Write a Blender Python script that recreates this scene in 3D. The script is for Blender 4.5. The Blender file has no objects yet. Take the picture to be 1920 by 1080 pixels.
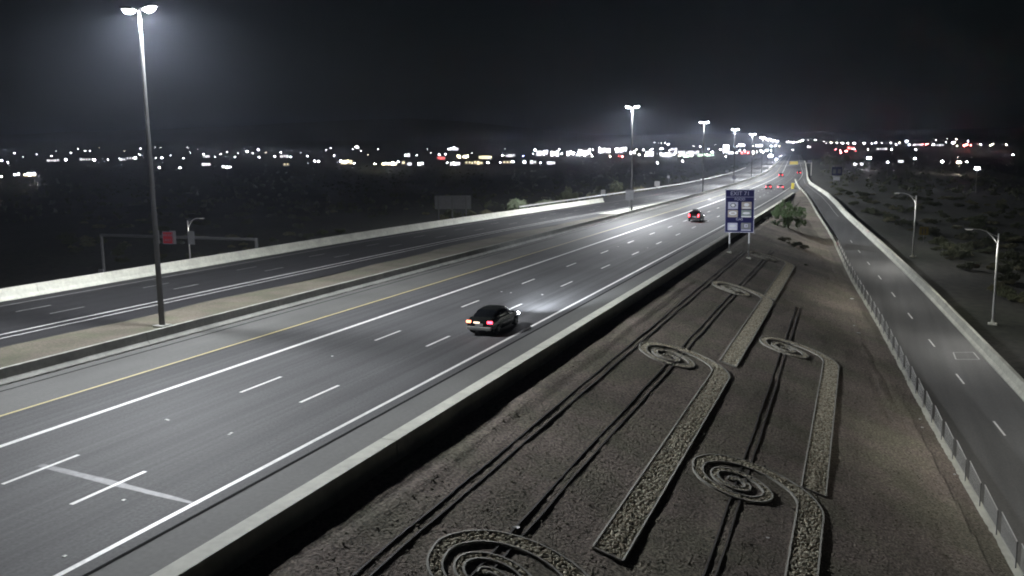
import bpy, bmesh, math, random
import numpy as np
from mathutils import Vector, Matrix, noise as mnoise

# ------------------------------------------------------------------ camera
SC = bpy.context.scene
COL = SC.collection
F_PX, YAW, PITCH, ROLL, CAM_H = 1630.5, 0.3791, 0.1490, -0.0124, 10.644
def cam_axes():
    cy, sy, cp, sp = math.cos(YAW), math.sin(YAW), math.cos(PITCH), math.sin(PITCH)
    fwd = Vector((-sy*cp, cy*cp, -sp)); right = Vector((cy, sy, 0)); up = right.cross(fwd)
    cr, sr = math.cos(ROLL), math.sin(ROLL)
    return cr*right + sr*up, -sr*right + cr*up, fwd
CR, CU, CF = cam_axes()
CAM = Vector((0, 0, CAM_H))
cd = bpy.data.cameras.new('camera'); cam = bpy.data.objects.new('camera', cd); COL.objects.link(cam)
cd.sensor_width = 36; cd.lens = 36*F_PX/1920; cd.clip_start = 0.5; cd.clip_end = 30000
cam.matrix_world = Matrix.Translation(CAM) @ Matrix((CR, CU, -CF)).transposed().to_4x4()
SC.camera = cam

# ------------------------------------------------------------------ night sky, moon-faint sun, exposure
W = bpy.data.worlds.new('World'); SC.world = W; W.use_nodes = True
wn = W.node_tree.nodes; wl = W.node_tree.links
sky = wn.new('ShaderNodeTexSky'); sky.sky_type = 'NISHITA'; sky.sun_disc = False
sky.sun_elevation = math.radians(14); sky.sun_rotation = math.radians(200)
bg = wn['Background']; bg.inputs['Strength'].default_value = 0.0009
wl.new(sky.outputs[0], bg.inputs['Color'])
sd = bpy.data.lights.new('moon', 'SUN'); sd.energy = 0.008; sd.angle = math.radians(0.5); sd.color = (1, .95, .88)
so = bpy.data.objects.new('moon', sd); COL.objects.link(so)
so.rotation_euler = (math.radians(76), 0, math.radians(20))
SC.view_settings.view_transform = 'Standard'; SC.view_settings.look = 'None'
SC.view_settings.exposure = 0.0; SC.view_settings.gamma = 1.0; SC.view_settings.use_curve_mapping = False
cy_ = SC.cycles
cy_.use_denoising = True; cy_.max_bounces = 3; cy_.diffuse_bounces = 1; cy_.glossy_bounces = 1
cy_.transmission_bounces = 2; cy_.volume_bounces = 0; cy_.transparent_max_bounces = 12
cy_.sample_clamp_indirect = 2.0; cy_.sample_clamp_direct = 0.0
cy_.use_light_tree = True; cy_.caustics_reflective = False; cy_.caustics_refractive = False
cy_.filter_width = 1.9
R = math.radians
rnd = random.Random(7)

# ------------------------------------------------------------------ alignments (metres; y runs along the freeway, x to its side)
def ray(px, py):
    return CF + (px-960)/F_PX*CR + (540-py)/F_PX*CU
def at_z(px, py, z):
    d = ray(px, py); return CAM + d*((z-CAM_H)/d.z)
def c_off(y):                      # the freeway bends to the side beyond 150 m
    if y < 150: return 0.0
    if y < 600: return -((y-150)**2)/12500
    return -16.2 - .066*(y-600)
def s_off(y):                      # the opposite carriageway closes in on this one
    t = min(1, max(0, (y-90)/170)); return 9*t*t*(3-2*t)
def zf(y):                         # freeway level
    if y < 450: return 0.0
    if y < 650: return (y-450)**2/40000
    return 1 + .01*(y-650)
def zr(y):                         # ramp level
    z = -6 + .039*(y-64)
    if z > -.6: z = -.6 + (z+.6)*.5 if z < .6 else 0.0
    return min(0.0, z) if y < 450 else zf(y)
RL = [(10.6,0),(8.5,20),(6.6,37.7),(6.0,44.3),(4.7,55.4),(2.3,83.8),(-.1,105.9),(-3.9,150),(-7.9,186),(-13.1,242),(-18.6,302),(-24.6,380),(-26,400)]
RR = [(17.4,0),(15.4,20),(13.4,40),(10.9,65),(9.2,82),(6.9,105),(3.6,133),(-3,186),(-9.4,253),(-16.8,330),(-21.3,400),(-27.3,509),(-43.5,789),(-91,1500)]
def smooth_interp(pts):
    ys = np.arange(0, 1500, 2.0); xs = np.interp(ys, [p[1] for p in pts], [p[0] for p in pts])
    k = np.exp(-np.linspace(-2, 2, 21)**2); k /= k.sum()
    xs2 = np.convolve(np.pad(xs, 10, mode='reflect', reflect_type='odd'), k, 'valid')
    return lambda y: float(np.interp(y, ys, xs2))
rl_x, rr_x = smooth_interp(RL), smooth_interp(RR)
def zl_plain(x, y):                # planted slope between freeway and ramp
    xe = x - c_off(y)
    z = -.05 - .3*max(0, xe+13.3) if xe > -13.6 else 0.04
    return max(z, zr(y)+.42) if y < 420 else z
def F_ground(x, y):                # the desert plain, tilting up under the far town
    D = math.hypot(x, y)
    return -5.6 + .03*max(0, D-900) + (.5*mnoise.noise((x*.02, y*.02, 3)) if D < 900 else 0)
def T(x, y):                       # terrain sheet
    f = F_ground(x, y)
    if y < -60 or y > 1520: return f
    yc = max(0, y)
    xl = -63.2 + s_off(yc) + c_off(yc)
    if yc > 130: xl = min(xl, -66 + min(9, max(0, (yc-150)*.055)) + c_off(yc))
    xr = rr_x(yc) + 1.0
    if x < xl:
        d = xl - x; z = zf(yc) - .12 - .27*max(0, d-1)
        return max(z, f) if f < zf(yc) else min(f, zf(yc) + .3*d)
    if x > xr:
        d = x - xr; z = zr(yc) - .05 - .06*d
        z += .22*mnoise.noise((x*.15, y*.15, 8))*min(1, d/4)
        return max(z, f-1.9) if f < zf(yc)+2 else min(f, zf(yc) + .3*d)
    if x > rl_x(yc)-.6: return zr(yc) - .7
    if x > -15 + c_off(yc): return zl_plain(x, yc) - .8 - (1.2 if y < 240 else 0)
    return zf(yc) - .6
def ground_hit(px, py, lift=0.0):
    d = ray(px, py); t = 12.0
    while t < 9000:
        P = CAM + d*t
        if P.z - lift <= T(P.x, P.y): break
        t *= 1.01
    lo, hi = t/1.01, t
    for _ in range(25):
        m = (lo+hi)/2; P = CAM + d*m
        if P.z - lift <= T(P.x, P.y): hi = m
        else: lo = m
    P = CAM + d*hi; return Vector((P.x, P.y, T(P.x, P.y)))
def depth(P): return (P-CAM).dot(CF)

# ------------------------------------------------------------------ helpers
class MB:
    def __init__(s): s.v = []; s.f = []
    def quad(s, a, b, c, d):
        n = len(s.v); s.v += [tuple(a), tuple(b), tuple(c), tuple(d)]; s.f.append((n, n+1, n+2, n+3)); return s
    def box(s, x0, x1, y0, y1, z0, z1, M=None):
        n = len(s.v)
        p = [Vector((x, y, z)) for z in (z0, z1) for y in (y0, y1) for x in (x0, x1)]
        if M is not None: p = [M @ q for q in p]
        s.v += [tuple(q) for q in p]
        s.f += [tuple(n+i for i in q) for q in ((0,2,3,1),(4,5,7,6),(0,1,5,4),(2,6,7,3),(0,4,6,2),(1,3,7,5))]; return s
    def bevel_box(s, x0, x1, y0, y1, z0, z1, b):
        bm = bmesh.new(); bmesh.ops.create_cube(bm, size=1)
        for v in bm.verts: v.co = Vector(((x0+x1)/2+v.co.x*(x1-x0), (y0+y1)/2+v.co.y*(y1-y0), (z0+z1)/2+v.co.z*(z1-z0)))
        bmesh.ops.bevel(bm, geom=list(bm.edges), offset=b, segments=2, affect='EDGES', profile=.6)
        return s.add_bm(bm)
    def add_bm(s, bm):
        n = len(s.v); bm.verts.index_update(); s.v += [tuple(v.co) for v in bm.verts]
        s.f += [tuple(n+v.index for v in f.verts) for f in bm.faces]; bm.free(); return s
    def tube(s, pts, rad, n=8, cap=True):
        pts = [Vector(p) for p in pts]; rings = []
        if not hasattr(rad, '__len__'): rad = [rad]*len(pts)
        for i, p in enumerate(pts):
            t = (pts[min(i+1, len(pts)-1)] - pts[max(i-1, 0)]).normalized()
            a = Vector((0,0,1)) if abs(t.z) < .9 else Vector((1,0,0))
            u = t.cross(a).normalized(); w = t.cross(u)
            b = len(s.v); rings.append(b)
            for k in range(n):
                g = 2*math.pi*k/n; s.v.append(tuple(p + rad[i]*(math.cos(g)*u + math.sin(g)*w)))
        for a, b in zip(rings, rings[1:]):
            for k in range(n): s.f.append((a+k, a+(k+1)%n, b+(k+1)%n, b+k))
        if cap: s.f += [tuple(rings[0]+k for k in range(n))[::-1], tuple(rings[-1]+k for k in range(n))]
        return s
    def loft(s, secs, closed=True, cap=True):
        rings = []
        for sec in secs: rings.append(len(s.v)); s.v += [tuple(p) for p in sec]
        n = len(secs[0])
        for a, b in zip(rings, rings[1:]):
            for k in range(n if closed else n-1): s.f.append((a+k, a+(k+1)%n, b+(k+1)%n, b+k))
        if cap and closed: s.f += [tuple(rings[0]+k for k in range(n))[::-1], tuple(rings[-1]+k for k in range(n))]
        return s
    def mesh(s, name, mat, smooth=False):
        me = bpy.data.meshes.new(name); me.from_pydata(s.v, [], s.f); me.update()
        bm = bmesh.new(); bm.from_mesh(me); bmesh.ops.recalc_face_normals(bm, faces=bm.faces)
        bm.to_mesh(me); bm.free()
        if mat: me.materials.append(MAT[mat])
        if smooth:
            me.shade_smooth(); me.set_sharp_from_angle(angle=R(38))
        return me
    def build(s, name, mat, parent=None, smooth=False, loc=None, rz=0):
        return link(name, s.mesh(name, mat, smooth), parent, loc, rz)
def link(name, me, parent=None, loc=None, rz=0):
    o = bpy.data.objects.new(name, me); COL.objects.link(o)
    if parent: o.parent = parent
    if loc is not None: o.location = loc
    if rz: o.rotation_euler = (0, 0, rz)
    return o
def tag(o, label=None, cat=None, group=None, kind=None):
    for k, v in (('label', label), ('category', cat), ('group', group), ('kind', kind)):
        if v: o[k] = v
    return o
def thing(name, label, cat, loc=(0,0,0), rz=0, group=None):
    return tag(link(name, None, None, loc, rz), label, cat, group)
def copy_tree(o, parent=None):
    c = o.copy(); COL.objects.link(c); c.parent = parent
    for ch in list(o.children): copy_tree(ch, c)
    return c
def text_mesh(name, txt, size, mat):
    cu = bpy.data.curves.new(name, 'FONT'); cu.body = txt; cu.size = size; cu.align_x = 'CENTER'; cu.align_y = 'CENTER'; cu.extrude = .004
    o = bpy.data.objects.new(name, cu); COL.objects.link(o)
    bpy.context.view_layer.update()
    me = bpy.data.meshes.new_from_object(o.evaluated_get(bpy.context.evaluated_depsgraph_get()))
    bpy.data.objects.remove(o); me.materials.clear(); me.materials.append(MAT[mat]); return me

# ------------------------------------------------------------------ materials
MAT = {}
def mat(name, col, rough=.7, var=0.0, scale=4.0, bump=0.0, bscale=40.0, metal=0.0, spec=.5, stretch=None, var2=0.0, scale2=.6, col2=None, bdist=.02):
    m = bpy.data.materials.new(name); m.use_nodes = True; MAT[name] = m
    nt = m.node_tree; N = nt.nodes; L = nt.links; b = N['Principled BSDF']
    b.inputs['Roughness'].default_value = rough; b.inputs['Metallic'].default_value = metal
    b.inputs['Specular IOR Level'].default_value = spec
    b.inputs['Base Color'].default_value = (*col, 1)
    tc = N.new('ShaderNodeTexCoord'); src = tc.outputs['Object']
    cur = None
    def nz(sc, vec, detail=4):
        n = N.new('ShaderNodeTexNoise'); n.inputs['Scale'].default_value = sc; n.inputs['Detail'].default_value = detail
        L.new(vec, n.inputs['Vector']); return n
    def mapped(v):
        mp = N.new('ShaderNodeMapping'); mp.inputs['Scale'].default_value = v; L.new(src, mp.inputs['Vector']); return mp.outputs[0]
    if var or var2 or stretch:
        val = N.new('ShaderNodeRGB'); val.outputs[0].default_value = (*col, 1); cur = val.outputs[0]
        def mul(fac_out, amt, c2=None):
            nonlocal cur
            if c2:
                mx = N.new('ShaderNodeMix'); mx.data_type = 'RGBA'
                rp = N.new('ShaderNodeMapRange'); rp.inputs['From Min'].default_value = .42; rp.inputs['From Max'].default_value = .62
                L.new(fac_out, rp.inputs['Value']); L.new(rp.outputs[0], mx.inputs['Factor'])
                L.new(cur, mx.inputs['A']); mx.inputs['B'].default_value = (*c2, 1); cur = mx.outputs['Result']; return
            rp = N.new('ShaderNodeMapRange'); rp.inputs['From Min'].default_value = .3; rp.inputs['From Max'].default_value = .7
            rp.inputs['To Min'].default_value = 1-amt; rp.inputs['To Max'].default_value = 1+amt
            L.new(fac_out, rp.inputs['Value'])
            mx = N.new('ShaderNodeMix'); mx.data_type = 'RGBA'; mx.blend_type = 'MULTIPLY'; mx.inputs['Factor'].default_value = 1
            L.new(cur, mx.inputs['A']); L.new(rp.outputs[0], mx.inputs['B']); cur = mx.outputs['Result']
        if col2: mul(nz(scale2, src, 3).outputs['Fac'], 0, col2)
        if var: mul(nz(scale, src, 6).outputs['Fac'], var)
        if var2: mul(nz(scale2*.7, src, 3).outputs['Fac'], var2)
        if stretch:
            for sv, am in stretch: mul(nz(1.0, mapped(sv), 3).outputs['Fac'], am)
        L.new(cur, b.inputs['Base Color'])
    if bump:
        n = nz(bscale, src, 5); bp = N.new('ShaderNodeBump'); bp.inputs['Strength'].default_value = bump; bp.inputs['Distance'].default_value = bdist
        L.new(n.outputs['Fac'], bp.inputs['Height']); L.new(bp.outputs[0], b.inputs['Normal'])
    return m
def emit(name, col, strength, base=(.1,.1,.1)):
    m = bpy.data.materials.new(name); m.use_nodes = True; MAT[name] = m
    b = m.node_tree.nodes['Principled BSDF']; b.inputs['Base Color'].default_value = (*base, 1)
    b.inputs['Emission Color'].default_value = (*col, 1); b.inputs['Emission Strength'].default_value = strength; return m

mat('asphalt_worn', (.083,.083,.085), .72, .22, 9, .35, 60, stretch=[((.9,.02,1), .16), ((2.6,.010,1), .16), ((7,.03,1), .10)], var2=.14, scale2=.15, spec=.22)
mat('asphalt_dark', (.025,.025,.027), .7, .18, 9, .3, 60, stretch=[((1.0,.02,1), .15)], spec=.45)
mat('asphalt_ramp', (.115,.115,.113), .7, .16, 8, .35, 60, stretch=[((1.2,.03,1), .16)], var2=.1, scale2=.2)
mat('shoulder_concrete', (.112,.112,.106), .8, .10, 6, .2, 50, stretch=[((.6,.05,1), .1)], var2=.12, scale2=.25)
mat('concrete', (.60,.60,.52), .75, .10, 3, .25, 30, var2=.14, scale2=.7)
mat('concrete_grey', (.38,.38,.35), .8, .12, 3, .25, 30, var2=.16, scale2=.8)
mat('tar', (.018,.018,.018), 1.0, .1, 5, spec=.05)
mat('paint_white', (.72,.72,.70), .5, .14, 7, .1, 50, var2=.1, scale2=2)
mat('paint_faded', (.42,.42,.41), .55, .2, 5, .1, 50, var2=.2, scale2=1)
mat('paint_yellow', (.55,.47,.22), .5, .14, 7, .1, 50)
mat('patch', (.15,.15,.155), .6, .3, 3, .2, 40, var2=.25, scale2=.8)
mat('sand', (.145,.127,.10), .95, .25, 6, .8, 18, var2=.22, scale2=.35, col2=(.12,.118,.082))
mat('granite_ground', (.215,.178,.148), .95, .65, 9.0, 1.0, 11, var2=.25, scale2=.3, col2=(.18,.165,.12), bdist=.07)
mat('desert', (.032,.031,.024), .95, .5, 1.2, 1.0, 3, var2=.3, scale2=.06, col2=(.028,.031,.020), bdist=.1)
mat('rock_pale', (.58,.54,.42), .9, .4, 9, .3, 25)
mat('rock_tan', (.38,.33,.24), .9, .4, 9, .3, 25)
mat('bed_soil', (.20,.185,.14), .95, .4, 14, .6, 25)
mat('curb_stone', (.36,.35,.31), .85, .2, 5, .3, 30)
mat('steel_rust', (.05,.045,.04), .8, .2, 6)
mat('galv', (.58,.58,.56), .5, .1, 5, metal=.15, var2=.1)
mat('galv_dark', (.20,.20,.20), .55, .15, 4, metal=.2)
mat('pole_grey', (.125,.125,.125), .5, .08, 3, metal=.2)
mat('fixture', (.25,.25,.26), .5, metal=.3)
mat('sign_back', (.24,.24,.25), .5, .1, 2, metal=.3)
mat('sign_blue', (.004,.004,.032), .85, spec=.2)
mat('sign_white', (.20,.20,.25), .8, spec=.15)
mat('sign_red', (.45,.02,.03), .45)
mat('sign_dark', (.03,.03,.035), .5)
mat('sign_tan', (.11,.085,.07), .5)
mat('sign_olive', (.05,.07,.06), .5)
mat('sign_yellow', (.55,.45,.05), .5)
mat('sign_amber', (.10,.075,.01), .6)
mat('sign_green', (.03,.16,.07), .5)
mat('leaf_green', (.17,.25,.11), .75, .3, 3)
mat('leaf_sage', (.20,.235,.15), .8, .25, 3)
mat('leaf_dry', (.15,.145,.085), .85, .3, 3)
mat('leaf_creosote', (.07,.078,.042), .85, .3, 3)
mat('bark', (.085,.09,.05), .9, .3, 10, .5, 20)
mat('hill', (.02,.02,.02), 1.0, .2, .002)
mat('car_black', (.012,.013,.012), .22, spec=.6)
mat('car_maroon', (.05,.012,.014), .25, spec=.6)
mat('car_grey', (.06,.06,.065), .25, metal=.4)
mat('car_silver', (.20,.20,.21), .3, metal=.5)
mat('glass_dark', (.006,.007,.008), .08, spec=.7)
mat('tyre', (.012,.012,.012), .85)
mat('rim', (.22,.22,.23), .35, metal=.8)
mat('plastic_black', (.015,.015,.015), .6)
mat('bumper_grey', (.30,.31,.29), .4)
mat('plate', (.5,.5,.5), .5)
mat('stucco_dim', (.20,.18,.15), .9, .1, .3)
mat('stucco_pale', (.34,.32,.29), .9, .1, .3)
mat('roof_dark', (.06,.055,.05), .9)
mat('cabinet_grey', (.48,.48,.46), .6, .05, 2)
mat('litter', (.7,.7,.68), .7)
emit('mast_lens', (.93,.95,1.0), 260)
emit('ramp_lens', (1.0,.97,.88), 1.5)
emit('tail_red', (1.0,.05,.09), 9)
emit('tail_bright', (1.0,.035,.05), 16)
emit('tail_amber', (1.0,.30,.16), 5)
emit('plate_lamp', (1.0,.80,.62), 2)
emit('head_lens', (.92,.93,1.0), 60)
emit('head_far', (.93,.93,1.0), 900)
for n, c in (('white', (.95,.93,1.0)), ('warm', (1,.86,.58)), ('red', (1,.12,.12)), ('blue', (.30,.30,1.0)), ('green', (.75,1,.72))):
    for pre, k in (('far_', 260), ('far_dim_', 45), ('win_', 12), ('win_dim_', 2.0)): emit(pre+n, c, k).cycles.emission_sampling = 'NONE'

# ------------------------------------------------------------------ ground, roads
def yspan(y0, y1):
    out = [y0]; y = y0
    while y < y1:
        y += 4 if y < 520 else 12
        out.append(min(y, y1))
    return out
def strip(name, xa, xb, y0, y1, zfun, m, dz=0.0, parent=None, kind=None, nx=1):
    """a sheet between two edge lines xa(y), xb(y)"""
    mb = MB(); ys = yspan(y0, y1)
    for y in ys:
        a, b = xa(y), xb(y)
        for k in range(nx+1): x = a+(b-a)*k/nx; mb.v.append((x, y, (zfun(x, y) if zfun.__code__.co_argcount == 2 else zfun(y))+dz))
    for i in range(len(ys)-1):
        for k in range(nx): n = i*(nx+1)+k; mb.f.append((n, n+1, n+nx+2, n+nx+1))
    o = mb.build(name, m, parent)
    if kind: o['kind'] = kind
    return o
NB = lambda x: (lambda y: x + c_off(y))
SB = lambda x: (lambda y: x + s_off(y) + c_off(y))
YE = 1480
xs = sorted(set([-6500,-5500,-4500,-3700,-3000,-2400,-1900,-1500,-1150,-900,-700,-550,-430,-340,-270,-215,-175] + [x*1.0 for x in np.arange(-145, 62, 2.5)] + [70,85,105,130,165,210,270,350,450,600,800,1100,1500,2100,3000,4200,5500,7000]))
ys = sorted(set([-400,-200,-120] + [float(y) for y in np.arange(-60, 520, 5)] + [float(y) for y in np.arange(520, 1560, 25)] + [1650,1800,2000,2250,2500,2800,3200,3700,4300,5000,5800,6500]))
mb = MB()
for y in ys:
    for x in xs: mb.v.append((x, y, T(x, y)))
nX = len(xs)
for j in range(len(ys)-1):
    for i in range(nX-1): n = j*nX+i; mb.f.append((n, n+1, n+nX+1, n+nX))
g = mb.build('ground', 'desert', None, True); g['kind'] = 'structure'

fw = strip('freeway', NB(-37.3), NB(-18.3), 0, YE, zf, 'asphalt_worn', 0, None, 'structure', 4)
strip('shoulder', NB(-18.3), NB(-15.5), 0, 250, zf, 'shoulder_concrete', 0, fw)
strip('shoulder', NB(-38.3), NB(-37.3), 0, YE, zf, 'shoulder_concrete', .002, fw)
strip('shoulder', NB(-37.26), NB(-33.7), 0, 420, zf, 'shoulder_concrete', .004, fw)
strip('joint', NB(-37.36), NB(-37.22), 0, 420, zf, 'tar', .008, fw)
strip('joint', NB(-18.38), NB(-18.22), 0, 250, zf, 'tar', .006, fw)
def gore_r(y): return max(-15.5+c_off(y), rr_x(y)+.2) if y < 395 else rr_x(y)+.2
strip('gore', NB(-18.3), lambda y: rr_x(y)+.1 if y > 398 else max(-18.2+c_off(y), min(rl_x(y)+.1, -14+c_off(y))), 250, YE, zf, 'shoulder_concrete', -.003, fw)
sbw = strip('opposite_freeway', SB(-62.2), SB(-48.6), 0, YE, zf, 'asphalt_dark', 0, None, 'structure', 4)
strip('shoulder', SB(-48.6), SB(-45.7), 0, 158, zf, 'asphalt_dark', -.002, sbw)
def sb_guard(y): return -66 + min(9, max(0, (y-150)*.055)) + c_off(y)
strip('merge_lane', lambda y: min(sb_guard(y), SB(-62.2)(y)-.02), SB(-62.2), 150, YE, zf, 'asphalt_dark', -.002, sbw)
md = strip('median', lambda y: SB(-45.7)(y)+.35*math.sin(y*.11)+.25*math.sin(y*.31), NB(-38.4), 0, 158, lambda x, y: .02+.05*mnoise.noise((x*.5, y*.2, 1)), 'sand', 0, None, 'structure', 6)
strip('median_paving', SB(-48.6), NB(-38.4), 158, YE, zf, 'concrete', -.001, md)
strip('ramp', lambda y: rl_x(y)+.1, lambda y: rr_x(y)+.15, 0, 400, zr, 'asphalt_ramp', 0, None, 'structure', 2)
ramp = bpy.data.objects['ramp']

# painted lines and dashes
def dashes(road, xf, y0, n, cyc, L, w, zfun, m, dz=.008, name='lane_dash'):
    for k in range(n):
        y = y0 + k*cyc
        strip_dash(road, name, xf, y, y+L, w, zfun, m, dz)
def strip_dash(road, name, xf, ya, yb, w, zfun, m, dz):
    mb = MB(); mb.quad((xf(ya)-w/2, ya, zfun(ya)+dz), (xf(ya)+w/2, ya, zfun(ya)+dz), (xf(yb)+w/2, yb, zfun(yb)+dz), (xf(yb)-w/2, yb, zfun(yb)+dz))
    return mb.build(name, m, road)
X0, LW, CYC = -33.62, 3.658, 12.192
def line(road, name, x, w, m, y0=0, y1=YE, f=NB, dz=.009): return strip(name, f(x-w/2), f(x+w/2), y0, y1, zf, m, dz, road)
line(fw, 'yellow_line', X0, .17, 'paint_yellow')
line(fw, 'wide_line', X0+LW, .30, 'paint_white')
line(fw, 'edge_line', X0+4*LW, .20, 'paint_white')
dashes(fw, NB(X0+2*LW), 19.58-CYC, 46, CYC, 3.1, .17, zf, 'paint_white')
dashes(fw, NB(X0+3*LW), 19.08-CYC, 46, CYC, 3.1, .17, zf, 'paint_white')
line(sbw, 'edge_line', -48.75, .16, 'paint_white', f=SB)
line(sbw, 'wide_line', -49.85, .22, 'paint_white', f=SB)
line(sbw, 'edge_line', -59.9, .14, 'paint_faded', f=SB)
dashes(sbw, SB(-53.4), 44.7-2*CYC, 36, CYC, 3.0, .12, zf, 'paint_faded')
dashes(sbw, SB(-56.55), 44.5-2*CYC, 36, CYC, 3.0, .12, zf, 'paint_faded')
dashes(ramp, lambda y: 8.1-.1105*(y-64), 64.3-2.6-3*12.0, 12, 10.65, 2.6, .13, zr, 'paint_white')
strip('edge_line', lambda y: rl_x(y)+.55, lambda y: rl_x(y)+.7, 120, 396, zr, 'paint_white', .01, ramp)
strip('edge_line', lambda y: rr_x(y)-1.3, lambda y: rr_x(y)-1.15, 180, 396, zr, 'paint_faded', .01, ramp)
# raised lane markers (small pale studs) between the dashes
stud = MB().bevel_box(-.055,.055,-.055,.055,0,.014,.005).mesh('raised_marker', 'paint_white')
for k in range(0, 12, 3):
    for li, yy in ((2, 19.58), (3, 19.08)):
        y = yy + 7.6 + k*CYC; x = X0+li*LW+c_off(y)
        link('raised_marker', stud, fw, (x, y, .004))
for px, py in ((121,1043),(312,787),(430,815),(623,668),(958,549),(232,938)):
    P = at_z(px, py, 0); o = link('raised_marker', stud, fw, (P.x, P.y, .004)); o.scale = (1,1,1)
# slanted pale scar across the lanes, and the loop cut in the ramp
a, b = at_z(75, 872, 0), at_z(372, 946, 0); n = Vector((-(b-a).y, (b-a).x, 0)).normalized()*.17
mb = MB()
for i in range(13):
    t = i/12; P = a.lerp(b, t); w = n*(.55+.45*math.sin(3*t+.5)+.1*math.sin(17*t)); mb.v += [tuple(P-w+Vector((0,0,.006))), tuple(P+w+Vector((0,0,.006)))]
    if i: k = 2*i; mb.f.append((k-2, k-1, k+1, k))
mb.build('pavement_patch', 'patch', fw)
lo = [(7.7,77.4),(9.2,77.9),(9.4,75.7),(7.7,75.2)]
for (xa, ya), (xb, yb) in zip(lo, lo[1:]+lo[:1]):
    A = Vector((xa,ya,zr(ya)+.012)); B = Vector((xb,yb,zr(yb)+.012)); n = (B-A).cross(Vector((0,0,1))).normalized()*.05
    MB().quad(A-n, A+n, B+n, B-n).build('loop_cut', 'paint_faded', ramp)

# ------------------------------------------------------------------ barriers
def sweep_seg(sec, xf, y0, y1, zfun, step=4):
    mb = MB(); n = max(1, int(math.ceil((y1-y0)/step))); secs = []
    for i in range(n+1):
        y = y0+(y1-y0)*i/n; secs.append([(xf(y)+dx, y, zfun(y)+dz) for dx, dz in sec])
    return mb.loft(secs)
def barrier(name, label, sec, xf, y0, y1, zfun, m, near=12.0, far_from=320):
    t = thing(name, label, 'barrier', (0,0,0)); y = y0
    while y < y1-.5:
        L = near if y < far_from else near*5
        e = min(y1, y+L)
        sweep_seg(sec, xf, y, e-.03, zfun).build('barrier_segment', m, t); y = e
    return t
barrier('concrete_barrier', 'concrete barrier with pale flat top along the wide shoulder above the gravel slope',
        [(-15.85,-.3),(-15.85,.08),(-15.62,.3),(-15.45,.80),(-14.82,.80),(-14.78,-.5)], NB(0), 1, 236, zf, 'concrete', 12.5)
barrier('median_barrier', 'long concrete median barrier between the yellow line and the sandy strip',
        [(-38.15,-.1),(-38.15,.08),(-38.34,.3),(-38.42,.78),(-38.62,.78),(-38.72,.3),(-38.85,-.1)], NB(0), 1, YE, zf, 'concrete_grey', 12.5)
barrier('concrete_barrier', 'bright pale concrete barrier beside the dark opposite carriageway',
        [(-61.75,-.1),(-61.75,.1),(-61.98,.32),(-62.1,.95),(-62.4,.95),(-62.55,-.4)], SB(0), 1, 199, zf, 'concrete', 12.5)
barrier('concrete_barrier', 'tall pale concrete barrier along the outer side of the curving ramp',
        [(0,-.2),(0,.1),(.18,.32),(.30,.86),(.56,.86),(.64,-.6)], rr_x, 1, 900, lambda y: zr(y), 'concrete', 14)
def wall_top(y): return max(zl_plain(rl_x(y), y), zr(y)+.35) + .08
def wall_sec(y): return [(-.28, wall_top(y)-zr(y)-1.0), (-.28, wall_top(y)-zr(y)), (.10, wall_top(y)-zr(y)), (.10, -.3)]
t = thing('retaining_wall', 'low concrete retaining wall under the mesh fence between gravel slope and ramp', 'wall')
y = 1.0
while y < 380:
    L = 9.0 if y < 150 else 18; e = min(380, y+L); secs = []
    for i in range(5):
        yy = y+(e-.03-y)*i/4; secs.append([(rl_x(yy)+dx, yy, zr(yy)+dz) for dx, dz in wall_sec(yy)])
    MB().loft(secs).build('wall_segment', 'concrete', t); y = e
# chain-link fence on the retaining wall
ft = thing('mesh_fence', 'waist-high wire mesh fence with steel posts standing on the retaining wall', 'fence')
FH = 1.1; bay = 3.0
post = MB().tube([(0,0,0),(0,0,FH+.03)], .028, 6).mesh('post', 'galv_dark')
rail = MB().tube([(0,0,FH),(0,bay,FH)], .027, 6).tube([(0,0,.06),(0,bay,.06)], .014, 5).mesh('rail', 'galv')
mb = MB(); st = .11; h0, h1 = .06, FH
for sgn in (1, -1):
    k = -FH
    while k < bay + FH:
        pts = []
        for zz in (h0, h1): pts.append((k + sgn*(zz-h0) if sgn > 0 else k + (h1-h0) - (zz-h0), zz))
        (ya, za), (yb, zb) = pts
        # clip to the bay
        if yb != ya:
            def clip(y_, z_, y2, z2):
                if y_ < 0: z_ += (0-y_)*(z2-z_)/(y2-y_); y_ = 0
                if y_ > bay: z_ += (bay-y_)*(z2-z_)/(y2-y_); y_ = bay
                return y_, z_
            if max(ya, yb) > 0 and min(ya, yb) < bay:
                A = clip(ya, za, yb, zb); B = clip(yb, zb, ya, za)
                w = .012; x = .004*sgn
                mb.quad((x, A[0]-w, A[1]), (x, A[0]+w, A[1]), (x, B[0]+w, B[1]), (x, B[0]-w, B[1]))
        k += st
mesh_panel = mb.mesh('mesh_panel', 'galv')
y = 20.0
while y < 134:
    e = y+bay; P = Vector((rl_x(y)-.08, y, wall_top(y))); Q = Vector((rl_x(e)-.08, e, wall_top(e)))
    link('post', post, ft, P)
    d = Q-P
    for nm, me in (('rail', rail), ('mesh_panel', mesh_panel)):
        o = link(nm, me, ft)
        s = d.length/bay
        o.matrix_local = Matrix.Translation(P) @ Matrix(((1,d.x/bay,0,0),(0,d.y/bay,0,0),(0,d.z/bay,1,0),(0,0,0,1)))
    y = e
link('post', post, ft, (rl_x(y)-.08, y, wall_top(y)))
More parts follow.
